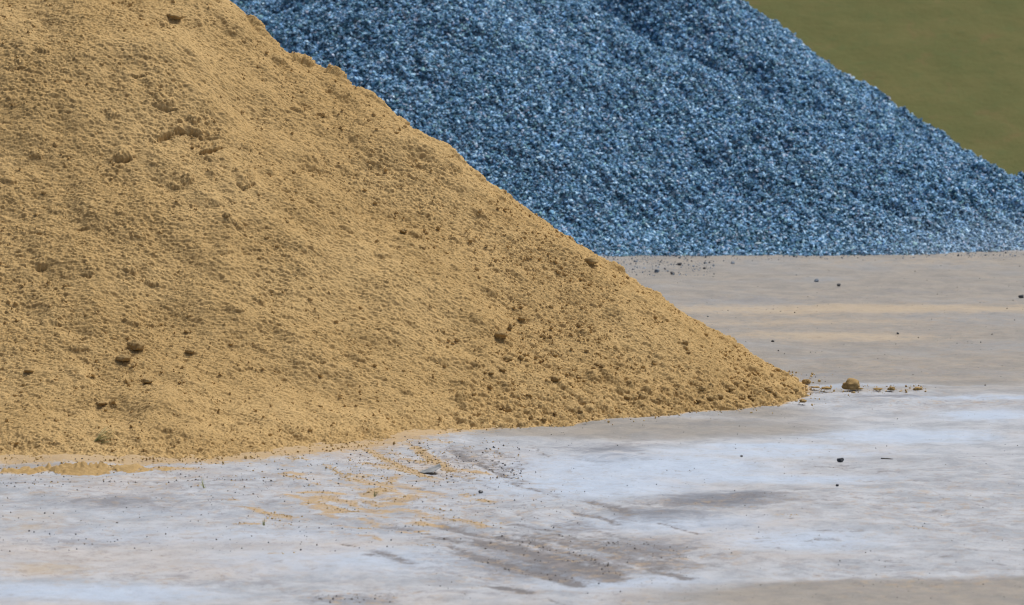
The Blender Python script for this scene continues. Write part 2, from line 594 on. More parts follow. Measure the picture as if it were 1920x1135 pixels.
for k in range(48):
    t = g2.random()
    px = 900 + 590 * t; base = 800 - 4 * t - 55 * t * t
    top = 0.64 * (px - 440) + 40
    py = base - abs(g2.normal(0, 0.36)) * (base - top) * 0.9 - 4
    if py < top + 6: continue
    p = march_sand(px, py)
    r = g2.uniform(3.2, 7.0) * p[1] / FPX
    place("sand_clod", CLODS[k % 7], (p[0], p[1], p[2] + 0.15 * r), r, g2.uniform(0, 6.3), "small sand clod among the rubble on the heap's lower right flank", "sand clod", "small clods on the right flank")

# clods rolled out on the ground beyond the tip
ground_clods = [(1597, 723, 14.5, (0.95, 0.9, 1.0), "largest round sand clod lying on the ground beyond the heap's tip"),
                (1611, 729, 7, (1.2, 1, 0.5), "crumbled sand bit leaning against the large round clod's right side"),
                (1512, 716, 8, (1.0, 1, 0.9), "sand clod perched right at the tip of the heap"),
                (1550, 728, 7, (1.3, 1, 0.6), "flat sand crumb between the heap's tip and the large round clod"),
                (1530, 726, 6, (1.4, 1, 0.5), "flat sand crumb lying closest to the heap's tip"),
                (1645, 730, 6.5, (1.3, 1, 0.6), "pale sand crumb first to the right of the large round clod"),
                (1672, 729, 7, (1.1, 1, 0.8), "sand crumb second to the right of the large round clod"),
                (1720, 730, 7, (1.0, 1, 0.7), "small dark sand clod farthest right in the rolled out row"),
                (1505, 752, 7, (1.1, 1, 0.8), "sand clod at the front corner of the heap's tip")]
for k, (px, py, rp, sq, lab) in enumerate(ground_clods):
    x, y = G(px, py + rp * 0.5 * sq[2])
    r = rp * y / FPX
    place("sand_clod", CLODS[(k + 4) % 7], (x, y, 0.42 * r * sq[2]), r, 0.7 * k, lab, "sand clod", "sand clods rolled onto the ground", sq)

# ------------------------------------------------------------------ gravel heap
def on_face(px, py):
    """a point of the gravel's front face, as seen there in the photograph"""
    y = (CAM_H + 0.635 * 54.9) / (0.635 + (py + 220) / FPX)
    return (px - W0 / 2) / FPX * y, y


SPUR = [(-0.6, 60.2, 3.25), (0.25, 59.6, 2.74), (1.36, 58.85, 2.18), (3.15, 57.35, 1.34), (4.5, 56.3, 0.72), (5.6, 56.8, 0.74), (6.6, 57.3, 0.72), (8.2, 57.9, 0.6)]
VALLEY = np.array([(0.6, 60.4), (1.75, 59.5), (3.5, 58.1), (4.9, 57.1)])
CREST2 = np.array([on_face(*p) for p in ((560, 0), (700, 40), (860, 130), (1000, 250))])


def gravel_h(x, y):
    x = np.asarray(x, float); y = np.asarray(y, float)
    wob = noise(T_BIG, x, y, 14.0, 0.3)
    ra = np.hypot((x + 1.2) * 0.98, y - 59.35)
    A = 3.80 - 0.645 * ra + 0.03 * wob
    A = smin(A, 3.4, 0.12)
    rb = np.hypot(x - 2.0, y - 61.0)                                   # the load tipped behind it, on the right
    B = smin(3.36 - 0.645 * rb + 0.012 * noise(T_MID, x, y, 8.0) + 0.02 * wob, 3.2, 0.1)
    P_ = np.full(x.shape, -9.0)                                        # the nearer load's spur, running down to the right
    for (ax, ay, az), (bx, by, bz) in zip(SPUR[:-1], SPUR[1:]):
        dx, dy = bx - ax, by - ay
        t = np.clip(((x - ax) * dx + (y - ay) * dy) / (dx * dx + dy * dy), 0, 1)
        P_ = np.maximum(P_, az + (bz - az) * t - 0.60 * (np.sqrt((x - ax - t * dx) ** 2 + (y - ay - t * dy) ** 2 + 0.55) - 0.74))
    sp = np.array(SPUR)
    back = y - np.interp(x, sp[:, 0], sp[:, 1])
    P_ = P_ + 0.02 * wob - 0.25 * np.clip(back, 0, None)
    P_ = P_ + 0.24 * sstep(6.5, 4.5, x)
    cut = sstep(-0.1, 0.3, back) * sstep(-0.8, 0.2, x)
    A = smax(A, P_, 0.06)
    A = A * (1 - cut) + np.minimum(A, P_) * cut
    rc = np.hypot(x + 4.6, y - 61.0)
    C = 4.2 - 0.645 * rc
    D = 3.55 - 0.645 * np.hypot(x - 0.5, y - 63.2)
    B = B - 0.34 * np.exp(-(seg_dist(x, y, VALLEY, False) / 0.5) ** 2)
    h = smax(smax(smax(A, B, 0.04), C, 0.06), D, 0.05)
    h = h + 0.08 * np.exp(-(seg_dist(x, y, CREST2, False) / 0.6) ** 2)
    rid = noise(T_MID, x * 1.0 + y * 0.9, y * 0.35 - x * 0.4, 9.0)     # faint runs down the slope
    h = h + sstep(0.05, 0.5, h) * (0.035 * rid + 0.02 * noise(T_MID, x, y, 5.0, 0.6))
    return h


gxs = np.arange(-10, 10.5, 0.06); gys = np.arange(53, 66.6, 0.06)
mx, my = np.meshgrid(gxs, gys)
mz = gravel_h(mx, my)
keep = np.maximum.reduce([mz[:-1, :-1], mz[1:, :-1], mz[:-1, 1:], mz[1:, 1:]]) > -0.01
v, f = compact(np.stack([mx, my, mz - 0.035], -1).reshape(-1, 3), grid_faces(len(gxs), len(gys), keep))
heap = mesh_np("gravel_heap", v, f, M_GRAVELBED)
tag(heap, "large heap of blue grey crushed stone behind the sand heap", "gravel heap")

n = 980000
px = rng.uniform(-8.0, 9.0, n); py = rng.uniform(53.3, 63.6, n)
hz = gravel_h(px, py)
hb = gravel_h(px, py - 0.05); hr = gravel_h(px + 0.05, py)
facing = (hz - hb) / 0.05
far = (px < -5.0) | (hz > 3.45) | (py > 62.0)                         # only seen from another standpoint: fewer, larger
ok = (hz > -0.02) & (~far | (rng.random(n) < 0.45)) & ((facing > -0.25) | (rng.random(n) < 0.2))
px, py, hz, far = px[ok], py[ok], hz[ok], far[ok]
n = len(px)
rad = np.clip(np.exp(rng.normal(math.log(0.0152), 0.36, n)), 0.007, 0.05)
rad = rad * np.where(far, 1.35, 1.0)
pos = np.stack([px, py, hz + rng.uniform(-0.014, 0.014, n)], -1)


def stone_tints(n, g):
    u = g.random(n)
    pal = np.array([(0.035, 0.11, 0.175), (0.125, 0.265, 0.41), (0.29, 0.46, 0.69), (0.50, 0.65, 0.82), (0.50, 0.50, 0.62), (0.26, 0.43, 0.47), (0.62, 0.72, 0.82)])
    idx = np.searchsorted(np.cumsum([0.27, 0.26, 0.24, 0.12, 0.05, 0.045]), u)
    return pal[idx] * g.uniform(0.7, 1.25, (n, 1)) * np.array([0.96, 1.14, 1.17]) * g.uniform(0.95, 1.05, (n, 3)).clip(0, 0.93)


tin = stone_tints(n, rng)
k = (0.45 * sstep(3.2, 6.0, px) * sstep(0.55, 0.05, hz) * rng.uniform(0.3, 1, n))[:, None]      # stone dust settled on the right foot
tin = tin * (1 - k) + np.array((0.46, 0.56, 0.68)) * k
o = scatter("gravel", pos, rad, M_STONE, CHIPS, heap, tin, lying=(0.42, 0.35))
tag(o, kind="stuff")

# ------------------------------------------------------------------ ground
GX = axis([(-1500, -300, 200), (-300, -60, 40), (-60, -14, 4), (-14, -8, 0.5), (-8, 10, 0.04), (10, 16, 0.5), (16, 60, 4), (60, 300, 40), (300, 1501, 200)])
GY = axis([(-600, -60, 90), (-60, 10, 7), (10, 24, 0.7), (24, 57, 0.04), (57, 80, 0.5), (80, 200, 10), (200, 3001, 200)])
hx, hy = np.meshgrid(GX, GY)
near = sstep(-7.8, -7, hx) * sstep(9.8, 9, hx) * sstep(24.5, 25.5, hy) * sstep(57, 55, hy)
MASK = {k: np.zeros(hx.shape) for k in ("beige", "blue", "dark", "sand", "track", "dust", "grime")}


def blob(ch, px, py, rx, ry, amp=1.0, tilt=0.0, pw=1.0):
    """a patch on the ground; tilt turns it on the ground, in degrees"""
    x, y = G(px, py)
    ax = rx * y / FPX; ay = abs(G(px, py - ry)[1] - G(px, py + ry)[1]) / 2
    c, s = math.cos(R(tilt)), math.sin(R(tilt))
    dx, dy = hx - x, hy - y
    q = ((dx * c + dy * s) / ax) ** 2 + ((-dx * s + dy * c) / ay) ** 2
    MASK[ch] = np.maximum(MASK[ch], amp * np.exp(-0.7 * q ** pw))


DRIFTS = []


def line(ch, pts, wd, amp=1.0):
    DRIFTS.append((ch, [G(*p) for p in pts], wd, amp))
    w = np.array([G(*p) for p in pts])
    y0, y1 = w[:, 1].min() - 1, w[:, 1].max() + 1
    j0, j1 = np.searchsorted(GY, (y0, y1))
    d = seg_dist(hx[j0:j1], hy[j0:j1], w, False)
    MASK[ch][j0:j1] = np.maximum(MASK[ch][j0:j1], amp * np.exp(-(d / wd) ** 2))


# far yard: dull beige grey
yb = sstep(37.2, 41.5, hy + 0.12 * noise(T_BIG, hx, hy, 16.0))
MASK["beige"] = yb * 0.9
blob("beige", 1180, 800, 420, 24, 0.8, 0, 2); blob("beige", 1420, 770, 150, 20, 0.8)
blob("beige", 1800, 1112, 560, 34, 1.0, 0, 2); blob("beige", 1500, 1125, 260, 22, 0.85)
blob("beige", 60, 872, 130, 7, 0.6); blob("beige", 880, 812, 90, 8, 0.5)
for px, py, rx, ry, a in ((1600, 578, 420, 9, 0.95), (1500, 600, 300, 8, 0.6), (1560, 628, 220, 9, 0.8), (1700, 490, 400, 10, 0.4), (1350, 600, 160, 9, 0.5), (1850, 560, 160, 7, 0.35), (1850, 655, 200, 10, 0.3),
                          (1250, 560, 120, 10, 0.3), (1800, 600, 200, 6, 0.4), (1620, 730, 140, 4, 0.45), (1880, 668, 120, 6, 0.3),
                          (60, 965, 120, 12, 0.5), (90, 1060, 80, 12, 0.75), (60, 985, 70, 8, 0.6), (370, 1000, 120, 10, 0.42), (190, 895, 260, 9, 0.5),
                          (60, 925, 80, 6, 0.4), (840, 970, 160, 16, 0.35), (560, 880, 200, 16, 0.28), (1010, 905, 90, 30, 0.35), (1640, 1000, 240, 40, 0.22),
                          (1750, 900, 200, 30, 0.18), (250, 1040, 250, 16, 0.2), (1850, 800, 80, 6, 0.2)):
    blob("dust", px, py, rx, ry, a)
for px, py, rx, ry, a in ((1200, 870, 300, 26, 0.9), (1100, 905, 220, 34, 0.9), (1420, 845, 320, 14, 0.7), (1700, 815, 200, 16, 0.8), (1850, 775, 110, 12, 0.9),
                          (1250, 980, 260, 22, 0.7), (1500, 1010, 220, 24, 0.7), (1150, 1085, 220, 20, 0.7), (400, 1000, 480, 22, 0.55), (150, 1110, 300, 25, 0.8),
                          (700, 1050, 400, 34, 0.6), (1600, 722, 330, 5, 0.75), (1450, 835, 150, 6, 0.9), (300, 960, 300, 16, 0.45), (1400, 890, 300, 12, 0.8),
                          (1550, 662, 220, 5, 0.3), (1880, 463, 130, 6, 1.0), (1700, 469, 120, 4, 0.7), (1250, 482, 150, 5, 0.5), (1300, 500, 200, 6, 0.25), (1850, 745, 160, 5, 0.8), (60, 870, 120, 6, 0.4)):
    blob("blue", px, py, rx, ry, a)
for px, py, rx, ry, a, tl in ((1130, 840, 80, 12, 0.62, -20), (1160, 856, 60, 10, 0.5, -30), (1340, 936, 110, 15, 0.95, 12), (1240, 964, 120, 14, 0.7, 14), (1400, 926, 60, 9, 0.85, 8),
                              (220, 940, 130, 13, 0.62, 0), (330, 950, 130, 14, 0.4, 0), (1270, 955, 60, 10, 0.5, 0),
                              (1680, 742, 130, 3, 0.5, 0), (1500, 731, 120, 3, 0.45, 0), (1290, 640, 80, 5, 0.35, 0), (1750, 545, 120, 5, 0.3, 0), (1400, 560, 160, 6, 0.35, 0),
                              (640, 1122, 90, 10, 0.6, 0), (150, 1012, 150, 13, 0.32, 0), (420, 895, 160, 8, 0.25, 0), (700, 992, 180, 13, 0.32, 0), (450, 1082, 220, 13, 0.3, 0), (1080, 985, 160, 10, 0.35, -6), (1350, 985, 140, 10, 0.3, 0), (920, 1105, 140, 9, 0.3, 0), (1020, 1060, 190, 24, 0.72, -8), (1230, 1025, 110, 18, 0.7, -8), (1180, 1010, 60, 14, 0.4, -8),
                              (1100, 1085, 80, 9, 0.3, 0), (1500, 1050, 200, 8, 0.25, 0), (1700, 1060, 200, 10, 0.2, 0), (1560, 700, 220, 6, 0.35, 0), (1350, 790, 200, 7, 0.25, 0)):
    blob("dark", px, py, rx, ry, a, tl)
for px, py, rx, ry, a in ((860, 950, 330, 70, 0.8), (300, 910, 400, 40, 0.6), (1020, 1050, 240, 45, 1.0), (660, 1115, 130, 16, 1.0), (1750, 950, 260, 80, 0.55), (820, 860, 200, 30, 0.8),
                          (500, 960, 300, 50, 0.6), (1760, 750, 220, 14, 0.6), (1260, 1030, 150, 30, 0.8), (100, 1000, 260, 40, 0.5), (1200, 1120, 120, 12, 0.5), (1350, 940, 130, 16, 0.7),
                          (1700, 1080, 300, 30, 0.5), (1550, 600, 420, 60, 0.3), (250, 1080, 320, 40, 0.55), (850, 1060, 150, 40, 0.6), (1700, 690, 260, 30, 0.35)):
    blob("grime", px, py, rx, ry, a)
# tyre tracks: lines of bruised mud and pressed-in sand
for pts, wd, a in (([(905, 1015), (970, 1030), (1060, 1052), (1150, 1078)], 0.10, 1.0), ([(900, 1045), (990, 1065), (1080, 1090)], 0.09, 0.8),
                   ([(930, 1003), (1010, 1020), (1100, 1046), (1165, 1072)], 0.06, 0.8),
                   ([(1120, 1012), (1180, 1026), (1260, 1050)], 0.06, 0.55), ([(1160, 1005), (1230, 1020), (1290, 1044)], 0.05, 0.5),
                   ([(850, 843), (890, 862), (930, 880), (955, 892)], 0.035, 0.75), ([(760, 822), (790, 845), (815, 862)], 0.03, 0.5),
                   ([(870, 838), (915, 860), (960, 880)], 0.03, 0.45), ([(0, 905), (150, 902), (330, 903), (520, 905)], 0.03, 0.55)):
    line("track", pts, wd, a)
for pts, wd, a in (([(890, 1012), (1000, 1045), (1130, 1080)], 0.24, 0.5), ([(930, 1000), (1050, 1030), (1170, 1075)], 0.16, 0.4), ([(960, 1040), (1050, 1065), (1110, 1085)], 0.20, 0.35),
                   ([(1100, 1005), (1200, 1030), (1290, 1055)], 0.2, 0.45), ([(850, 836), (910, 864), (985, 905)], 0.12, 0.42), ([(690, 830), (760, 870)], 0.10, 0.35),
                   ([(1180, 945), (1300, 940), (1420, 925)], 0.2, 0.4)):
    line("track", pts, wd, a)
for pts, wd, a in (([(690, 840), (725, 858), (765, 876), (795, 893)], 0.05, 0.95), ([(775, 835), (815, 858), (850, 882)], 0.055, 0.95), ([(612, 868), (640, 890), (655, 903)], 0.03, 0.6),
                   ([(575, 940), (620, 947), (660, 958)], 0.05, 0.9), ([(570, 925), (635, 925)], 0.07, 0.85), ([(600, 933), (650, 937)], 0.10, 0.9), ([(620, 958), (635, 960)], 0.08, 0.95),
                   ([(465, 950), (510, 962), (550, 970)], 0.06, 0.75), ([(450, 980), (480, 981)], 0.06, 0.75), ([(490, 975), (520, 968)], 0.04, 0.5),
                   ([(695, 925), (715, 917), (728, 918)], 0.10, 0.9), ([(750, 935), (778, 930)], 0.09, 0.8), ([(725, 905), (745, 892)], 0.06, 0.7), ([(690, 935), (710, 942)], 0.07, 0.7),
                   ([(660, 897), (690, 902)], 0.06, 0.7), ([(868, 925), (880, 931)], 0.05, 0.6), ([(800, 968), (830, 972)], 0.12, 0.6), ([(780, 980), (800, 982)], 0.08, 0.75),
                   ([(785, 994), (800, 996)], 0.06, 0.7), ([(590, 905), (600, 910)], 0.06, 0.5), ([(800, 825), (840, 830)], 0.08, 0.55), ([(20, 883), (90, 877), (180, 875), (345, 879)], 0.16, 0.75),
                   ([(425, 935), (440, 937)], 0.06, 0.6), ([(510, 1036), (525, 1037)], 0.06, 0.5), ([(1450, 968), (1500, 971)], 0.03, 0.55), ([(1705, 987), (1735, 989)], 0.05, 0.5)):
    line("sand", pts, wd, a)
gs = np.random.default_rng(8)
for _ in range(95):                                                   # short smears dragged off by the wheels
    px, py = gs.normal(720, 105), gs.normal(915, 42)
    if py < 845 or px > 960: continue
    L = gs.uniform(8, 34); a = gs.uniform(0.1, 0.55)
    line("sand", [(px - L, py - L * a * 0.5), (px, py + gs.normal(0, 1)), (px + L, py + L * a * 0.5)], gs.uniform(0.03, 0.07), gs.uniform(0.35, 0.85))
for _ in range(80):
    px, py = gs.normal(1060, 130), gs.normal(1035, 42)
    if py > 1130: continue
    L = gs.uniform(12, 50); a = gs.uniform(0.1, 0.36)
    line("track", [(px - L, py - L * a), (px + L, py + L * a)], gs.uniform(0.03, 0.09), gs.uniform(0.3, 0.75))
for _ in range(60):
    px, py = gs.normal(880, 60), gs.normal(865, 22)
    L = gs.uniform(8, 26)
    line("track", [(px - L, py - L * 0.4), (px + L, py + L * 0.4)], gs.uniform(0.02, 0.04), gs.uniform(0.3, 0.6))
for _ in range(60):
    px, py = gs.uniform(1400, 1920), gs.uniform(840, 1070)
    L = gs.uniform(8, 40)
    line("track", [(px - L, py - L * 0.03), (px + L, py + L * 0.03)], gs.uniform(0.03, 0.06), gs.uniform(0.2, 0.55))
# sand shed along the foot of the heap
df = np.minimum(-sdist(np.clip(hx, -11, 4), np.clip(hy, 34, 49), main_out), -sdist(np.clip(hx, -11, 4), np.clip(hy, 34, 49), apron_out))
df = df + 100 * ((hx < -11) | (hx > 4) | (hy < 34) | (hy > 49))
MASK["sand"] = np.maximum(MASK["sand"], np.exp(-np.clip(df, 0, None) / 0.06) * 0.8 + 0.85 * np.exp(-np.clip(df, 0, None) / 0.34) * sstep(1.0, -1.0, hx))
MASK["dust"] = np.maximum(MASK["dust"], 0.45 * np.exp(-np.clip(df, 0, None) / 0.5) * sstep(2, -1.5, hx))
zg = near * (0.010 * noise(T_BIG, hx, hy, 12.0) + 0.004 * noise(T_MID, hx, hy, 5.0) - 0.012 * MASK["track"] + 0.006 * MASK["sand"])
zg -= 0.012
attrs = {k: np.clip(m * (near if k != "beige" else 1), 0, 1).ravel() for k, m in MASK.items()}

m, nt, b = new_mat("packed_yard")
A = {k: N(nt, "ShaderNodeAttribute", attribute_name=k).outputs["Fac"] for k in MASK}
tc = N(nt, "ShaderNodeTexCoord").outputs["Object"]
n_patch = ntex(nt, 0.45, 6, 0.62, tc, 0.4)
n_mid = ntex(nt, 2.6, 7, 0.72, tc, 0.3)
n_dir = ntex(nt, 5.5, 6, 0.75, tc, 0.6)
n_fine = ntex(nt, 13, 5, 0.75, tc)
n_grain = ntex(nt, 55, 4, 0.75, tc)


def breakup(chan, nse, lo, hi, k, amt=1.0):
    """attribute pushed about by noise, then thresholded"""
    s = math_n(nt, 'ADD', chan, math_n(nt, 'MULTIPLY', math_n(nt, 'SUBTRACT', nse, 0.5), k))
    return math_n(nt, 'MULTIPLY', step_n(nt, s, lo, hi), amt)


pale = mix_n(nt, step_n(nt, n_mid, 0.36, 0.64), (0.275, 0.305, 0.345), (0.395, 0.427, 0.472))
pale = mix_n(nt, step_n(nt, n_patch, 0.46, 0.68, 0, 0.55), pale, (0.44, 0.405, 0.375))
c = mix_n(nt, breakup(A["blue"], n_dir, 0.2, 0.9, 1.1, 0.85), pale, (0.40, 0.495, 0.63))
beige = mix_n(nt, step_n(nt, n_mid, 0.36, 0.64), (0.212, 0.208, 0.196), (0.275, 0.258, 0.230))
beige = mix_n(nt, step_n(nt, n_patch, 0.46, 0.68, 0, 0.7), beige, (0.235, 0.255, 0.275))
beige = mix_n(nt, step_n(nt, n_dir, 0.5, 0.66, 0, 0.4), beige, (0.19, 0.185, 0.18))
c = mix_n(nt, breakup(A["beige"], n_patch, 0.2, 0.8, 0.8), c, beige)
c = mix_n(nt, breakup(A["blue"], n_dir, 0.45, 1.0, 0.9, 0.6), c, (0.37, 0.455, 0.57))
c = mix_n(nt, breakup(A["dust"], n_dir, 0.2, 0.9, 1.7, 0.7), c, (0.42, 0.345, 0.24))
c = mix_n(nt, breakup(A["dark"], n_dir, 0.1, 0.8, 1.4, 0.9), c, (0.13, 0.15, 0.185))
c = mix_n(nt, breakup(A["track"], n_fine, 0.2, 0.7, 1.4, 0.95), c, (0.135, 0.134, 0.142))
c = mix_n(nt, breakup(A["sand"], n_fine, 0.25, 0.7, 1.6, 0.9), c, (0.40, 0.285, 0.14))
A["grime"] = math_n(nt, "MULTIPLY", A["grime"], math_n(nt, "SUBTRACT", 1.0, math_n(nt, "MULTIPLY", A["blue"], 0.65)))
streaky = math_n(nt, 'MULTIPLY', A["grime"], step_n(nt, n_dir, 0.47, 0.60))
c = mix_n(nt, math_n(nt, 'MULTIPLY', streaky, 0.72), c, (0.235, 0.22, 0.22))
tan = math_n(nt, 'MULTIPLY', A["grime"], step_n(nt, ntex(nt, 8.0, 5, 0.75, tc), 0.535, 0.60))
c = mix_n(nt, math_n(nt, 'MULTIPLY', tan, 0.8), c, (0.36, 0.275, 0.175))
black = math_n(nt, 'MULTIPLY', A["grime"], step_n(nt, ntex(nt, 10.0, 4, 0.8, tc), 0.56, 0.62))
c = mix_n(nt, math_n(nt, 'MULTIPLY', black, 0.75), c, (0.13, 0.12, 0.125))
# small stains and grit pressed into the surface
patchy = step_n(nt, n_patch, 0.38, 0.6)
c = mix_n(nt, math_n(nt, 'MULTIPLY', step_n(nt, n_fine, 0.57, 0.68), math_n(nt, 'MULTIPLY', patchy, 0.5)), c, (0.20, 0.18, 0.165))
c = mix_n(nt, math_n(nt, 'MULTIPLY', step_n(nt, n_dir, 0.56, 0.70), math_n(nt, 'MULTIPLY', patchy, 0.45)), c, (0.27, 0.255, 0.25))
c = mix_n(nt, step_n(nt, n_grain, 0.60, 0.70, 0, 0.5), c, (0.16, 0.15, 0.15))
c = mix_n(nt, step_n(nt, n_grain, 0.40, 0.30, 0, 0.35), c, (0.52, 0.52, 0.55))
nt.links.new(c, b.inputs["Base Color"])
nt.links.new(breakup(A["blue"], n_dir, 0.3, 1.0, 1.1, -0.38), (rg := N(nt, "ShaderNodeMath", operation="ADD")).inputs[0]); rg.inputs[1].default_value = 0.85
nt.links.new(rg.outputs[0], b.inputs["Roughness"])
b.inputs["Specular IOR Level"].default_value = 0.35
hs = math_n(nt, 'ADD', math_n(nt, 'MULTIPLY', n_fine, 0.6), math_n(nt, 'MULTIPLY', n_grain, 0.3))
bump_n(nt, hs, b, 0.014, 0.8)
M_GROUND = m
ground = mesh_np("ground", np.stack([hx, hy, zg], -1).reshape(-1, 3), grid_faces(len(GX), len(GY)), M_GROUND, attrs=attrs)
tag(ground, kind="structure")


def ground_z(x, y): return float(bil(zg[:, :], np.interp(x, GX, np.arange(len(GX))), np.interp(y, GY, np.arange(len(GY)))))
def ground_zv(x, y): return bil(zg, np.interp(x, GX, np.arange(len(GX))), np.interp(y, GY, np.arange(len(GY))))


# ------------------------------------------------------------------ loose grit, stones, weeds on the yard
P, RD, TN = [], [], []
gt = np.random.default_rng(3)


def grit(count, px0, px1, py0, py1, r0, r1, tints):
    for _ in range(count):
        x, y = G(gt.uniform(px0, px1), gt.uniform(py0, py1))
        if sand_c(np.clip(x, -11, 3.9), np.clip(y, 33.6, 49)) > 0.0 and -11 < x < 3.9 and 33.6 < y < 49: continue
        r = 0.8 * (r0 + (r1 - r0) * gt.random() ** 3.5)
        P.append((x, y, ground_z(x, y) + 0.3 * r)); RD.append(r); TN.append(tints[gt.integers(len(tints))])


DK = [(0.07, 0.07, 0.075), (0.10, 0.09, 0.08), (0.14, 0.12, 0.10), (0.06, 0.08, 0.10)]
SD = [(0.50, 0.36, 0.17), (0.42, 0.30, 0.135), (0.55, 0.41, 0.20)]
GB = [(0.06, 0.10, 0.15), (0.12, 0.18, 0.26), (0.25, 0.33, 0.44), (0.04, 0.06, 0.09)]
grit(700, -60, 980, 850, 915, 0.004, 0.013, DK + SD)
grit(600, -60, 1100, 880, 1030, 0.004, 0.012, DK)
grit(320, 650, 980, 825, 900, 0.005, 0.016, DK + SD)
grit(700, 800, 2000, 740, 1120, 0.003, 0.009, DK)
grit(260, 1150, 2000, 480, 730, 0.005, 0.014, DK)
grit(500, 1100, 2000, 463, 482, 0.008, 0.024, GB)
grit(560, 1080, 1340, 477, 512, 0.006, 0.022, GB)
grit(500, 1100, 2000, 464, 486, 0.006, 0.016, GB)
grit(130, 1480, 1740, 722, 736, 0.006, 0.02, SD)
grit(40, 590, 740, 1110, 1126, 0.005, 0.012, DK)
for ch, pts, wd, amp in DRIFTS[:60]:                                      # grains of the smeared sand and bruised mud
    pts = np.array(pts)
    L = np.linalg.norm(np.diff(pts, axis=0), axis=1); cum = np.concatenate([[0], np.cumsum(L)])
    for _ in range(int((130 if ch == "sand" else 45 if wd < 0.1 else 8) * amp * min(cum[-1], 3.0) * (1 + 4 * wd))):
        t = gt.uniform(0, cum[-1])
        x = np.interp(t, cum, pts[:, 0]) + gt.normal(0, wd * 0.75); y = np.interp(t, cum, pts[:, 1]) + gt.normal(0, wd * 0.75)
        r = 0.0035 + 0.008 * gt.random() ** 3
        P.append((x, y, ground_z(x, y) + 0.1 * r)); RD.append(r); TN.append((SD if ch == "sand" else DK)[gt.integers(3)])
fo = np.concatenate([main_out, apron_out])
for _ in range(3200):                                                 # crumbs shed along the foot of the heap
    x, y = fo[gt.integers(len(fo))] + gt.normal(0, 0.05 + 0.22 * gt.random() ** 2, 2)
    if y > 41 or x < -6 or sand_c(x, y) > 0.03: continue
    r = 0.004 + 0.014 * gt.random() ** 3
    P.append((x, y, 0.3 * r)); RD.append(r); TN.append(SD[gt.integers(3)])
o = scatter("loose_grit", np.array(P), np.array(RD), M_STONE, CRUMBS, None, np.array(TN))
tag(o, "fine dark and sandy grit strewn over the yard", "grit", kind="stuff")

STONES = []
for s in range(5):
    g = np.random.default_rng(90 + s)
    vv, ff = ico(2)
    for _ in range(9):
        nr = g.normal(size=3); nr /= np.linalg.norm(nr); d = g.uniform(0.45, 0.8)
        vv = vv - np.clip(vv @ nr - d, 0, None)[:, None] * nr
    vv *= np.array([1.25, 1.0, 0.85]); vv[:, 2] -= vv[:, 2].min() * 0.85
    for mat, st in ((M_DARKSTONE, 0), (M_BLUESTONE, 1)):
        o = mesh_np("stone", vv, ff, mat, smooth=False)
        STONES.append(o.data); bpy.data.objects.remove(o)
stones = [
    (1577, 857, 6.8, 0, "black angular stone alone on the pale yard at right"),
    (901, 921, 5.0, 0, "small dark stone on the pale ground right of the sandy tyre marks"),
    (1570, 908, 3.5, 0, "tiny dark stone below the black angular one"),
    (1530, 525, 5.0, 1, "blue grey stone on the far yard, left of a pair"),
    (1573, 533, 4.5, 0, "dark stone on the far yard, right of a pair"),
    (1275, 494, 4.5, 0, "dark stone just in front of the gravel heap, right of two"),
    (1260, 507, 5.0, 0, "dark stone nearer the sand slope, in front of the gravel"),
    (1232, 505, 5.0, 1, "bluish stone closest to the sand slope below the gravel"),
    (1373, 489, 4.5, 1, "bluish stone before the middle of the gravel's foot"),
    (1321, 501, 3.5, 0, "small dark stone before the gravel, right of the sand slope"),
    (1916, 552, 6.0, 0, "dark flat stone cut by the right edge of the picture"),
    (1683, 621, 3.0, 0, "tiny dark stone midway across the far yard"),
    (1449, 639, 3.0, 0, "tiny dark stone close to the sand slope on the far yard"),
    (1390, 852, 3.0, 0, "tiny dark stone on the bluish white ground"),
]
for k, (px, py, rp, bl, lab) in enumerate(stones):
    x, y = G(px, py + rp * 0.5)
    r = rp * y / FPX
    place("stone", STONES[(2 * k + bl) % 10 if (2 * k + bl) % 2 == bl else bl], (x, y, ground_z(x, y) - 0.1 * r), r, 1.3 * k, lab, "stone", "loose stones on the yard")


def blade(bm, base, ang, length, lift, wd, droop):
    """one narrow grass blade, folded along its midrib"""
    n = 7; prev = None
    d = Vector((math.cos(ang), math.sin(ang), 0)); s = Vector((-math.sin(ang), math.cos(ang), 0))
    for i in range(n + 1):
        t = i / n
        c = base + d * (length * t * math.cos(lift)) + Vector((0, 0, length * (t * math.sin(lift) - droop * t * t)))
        w = wd * (1 - t) ** 0.7 + 0.0004
        row = [bm.verts.new(c + s * w), bm.verts.new(c - Vector((0, 0, w * 0.5))), bm.verts.new(c - s * w)]
        if prev:
            for q in range(2): bm.faces.new((prev[q], prev[q + 1], row[q + 1], row[q]))
        prev = row


def weed(px, py, nb, length, label, seed, up=0.75, fan=None):
    g = random.Random(seed)
    x, y = G(px, py)
    h = float(sand_z(np.array(x), np.array(y))) if 34.35 < y < 41 and x < 2.8 else 0
    bm = bmesh.new()
    for k in range(nb):
        ang = g.uniform(-1.0, 1.0) if fan is None else g.uniform(*fan)
        blade(bm, Vector((g.uniform(-.006, .006), g.uniform(-.006, .006), 0)), ang, length * g.uniform(0.6, 1.1), g.uniform(0.25, up + 0.6), 0.0035, g.uniform(0.05, 0.4))
    me = bpy.data.meshes.new("weed"); bm.to_mesh(me); bm.free(); me.materials.append(M_LEAF)
    o = bpy.data.objects.new("weed", me); COL.objects.link(o)
    o.location = (x, y, max(h + 0.012, ground_z(x, y)) - 0.002)
    tag(o, label, "weed", "weeds on the ground")


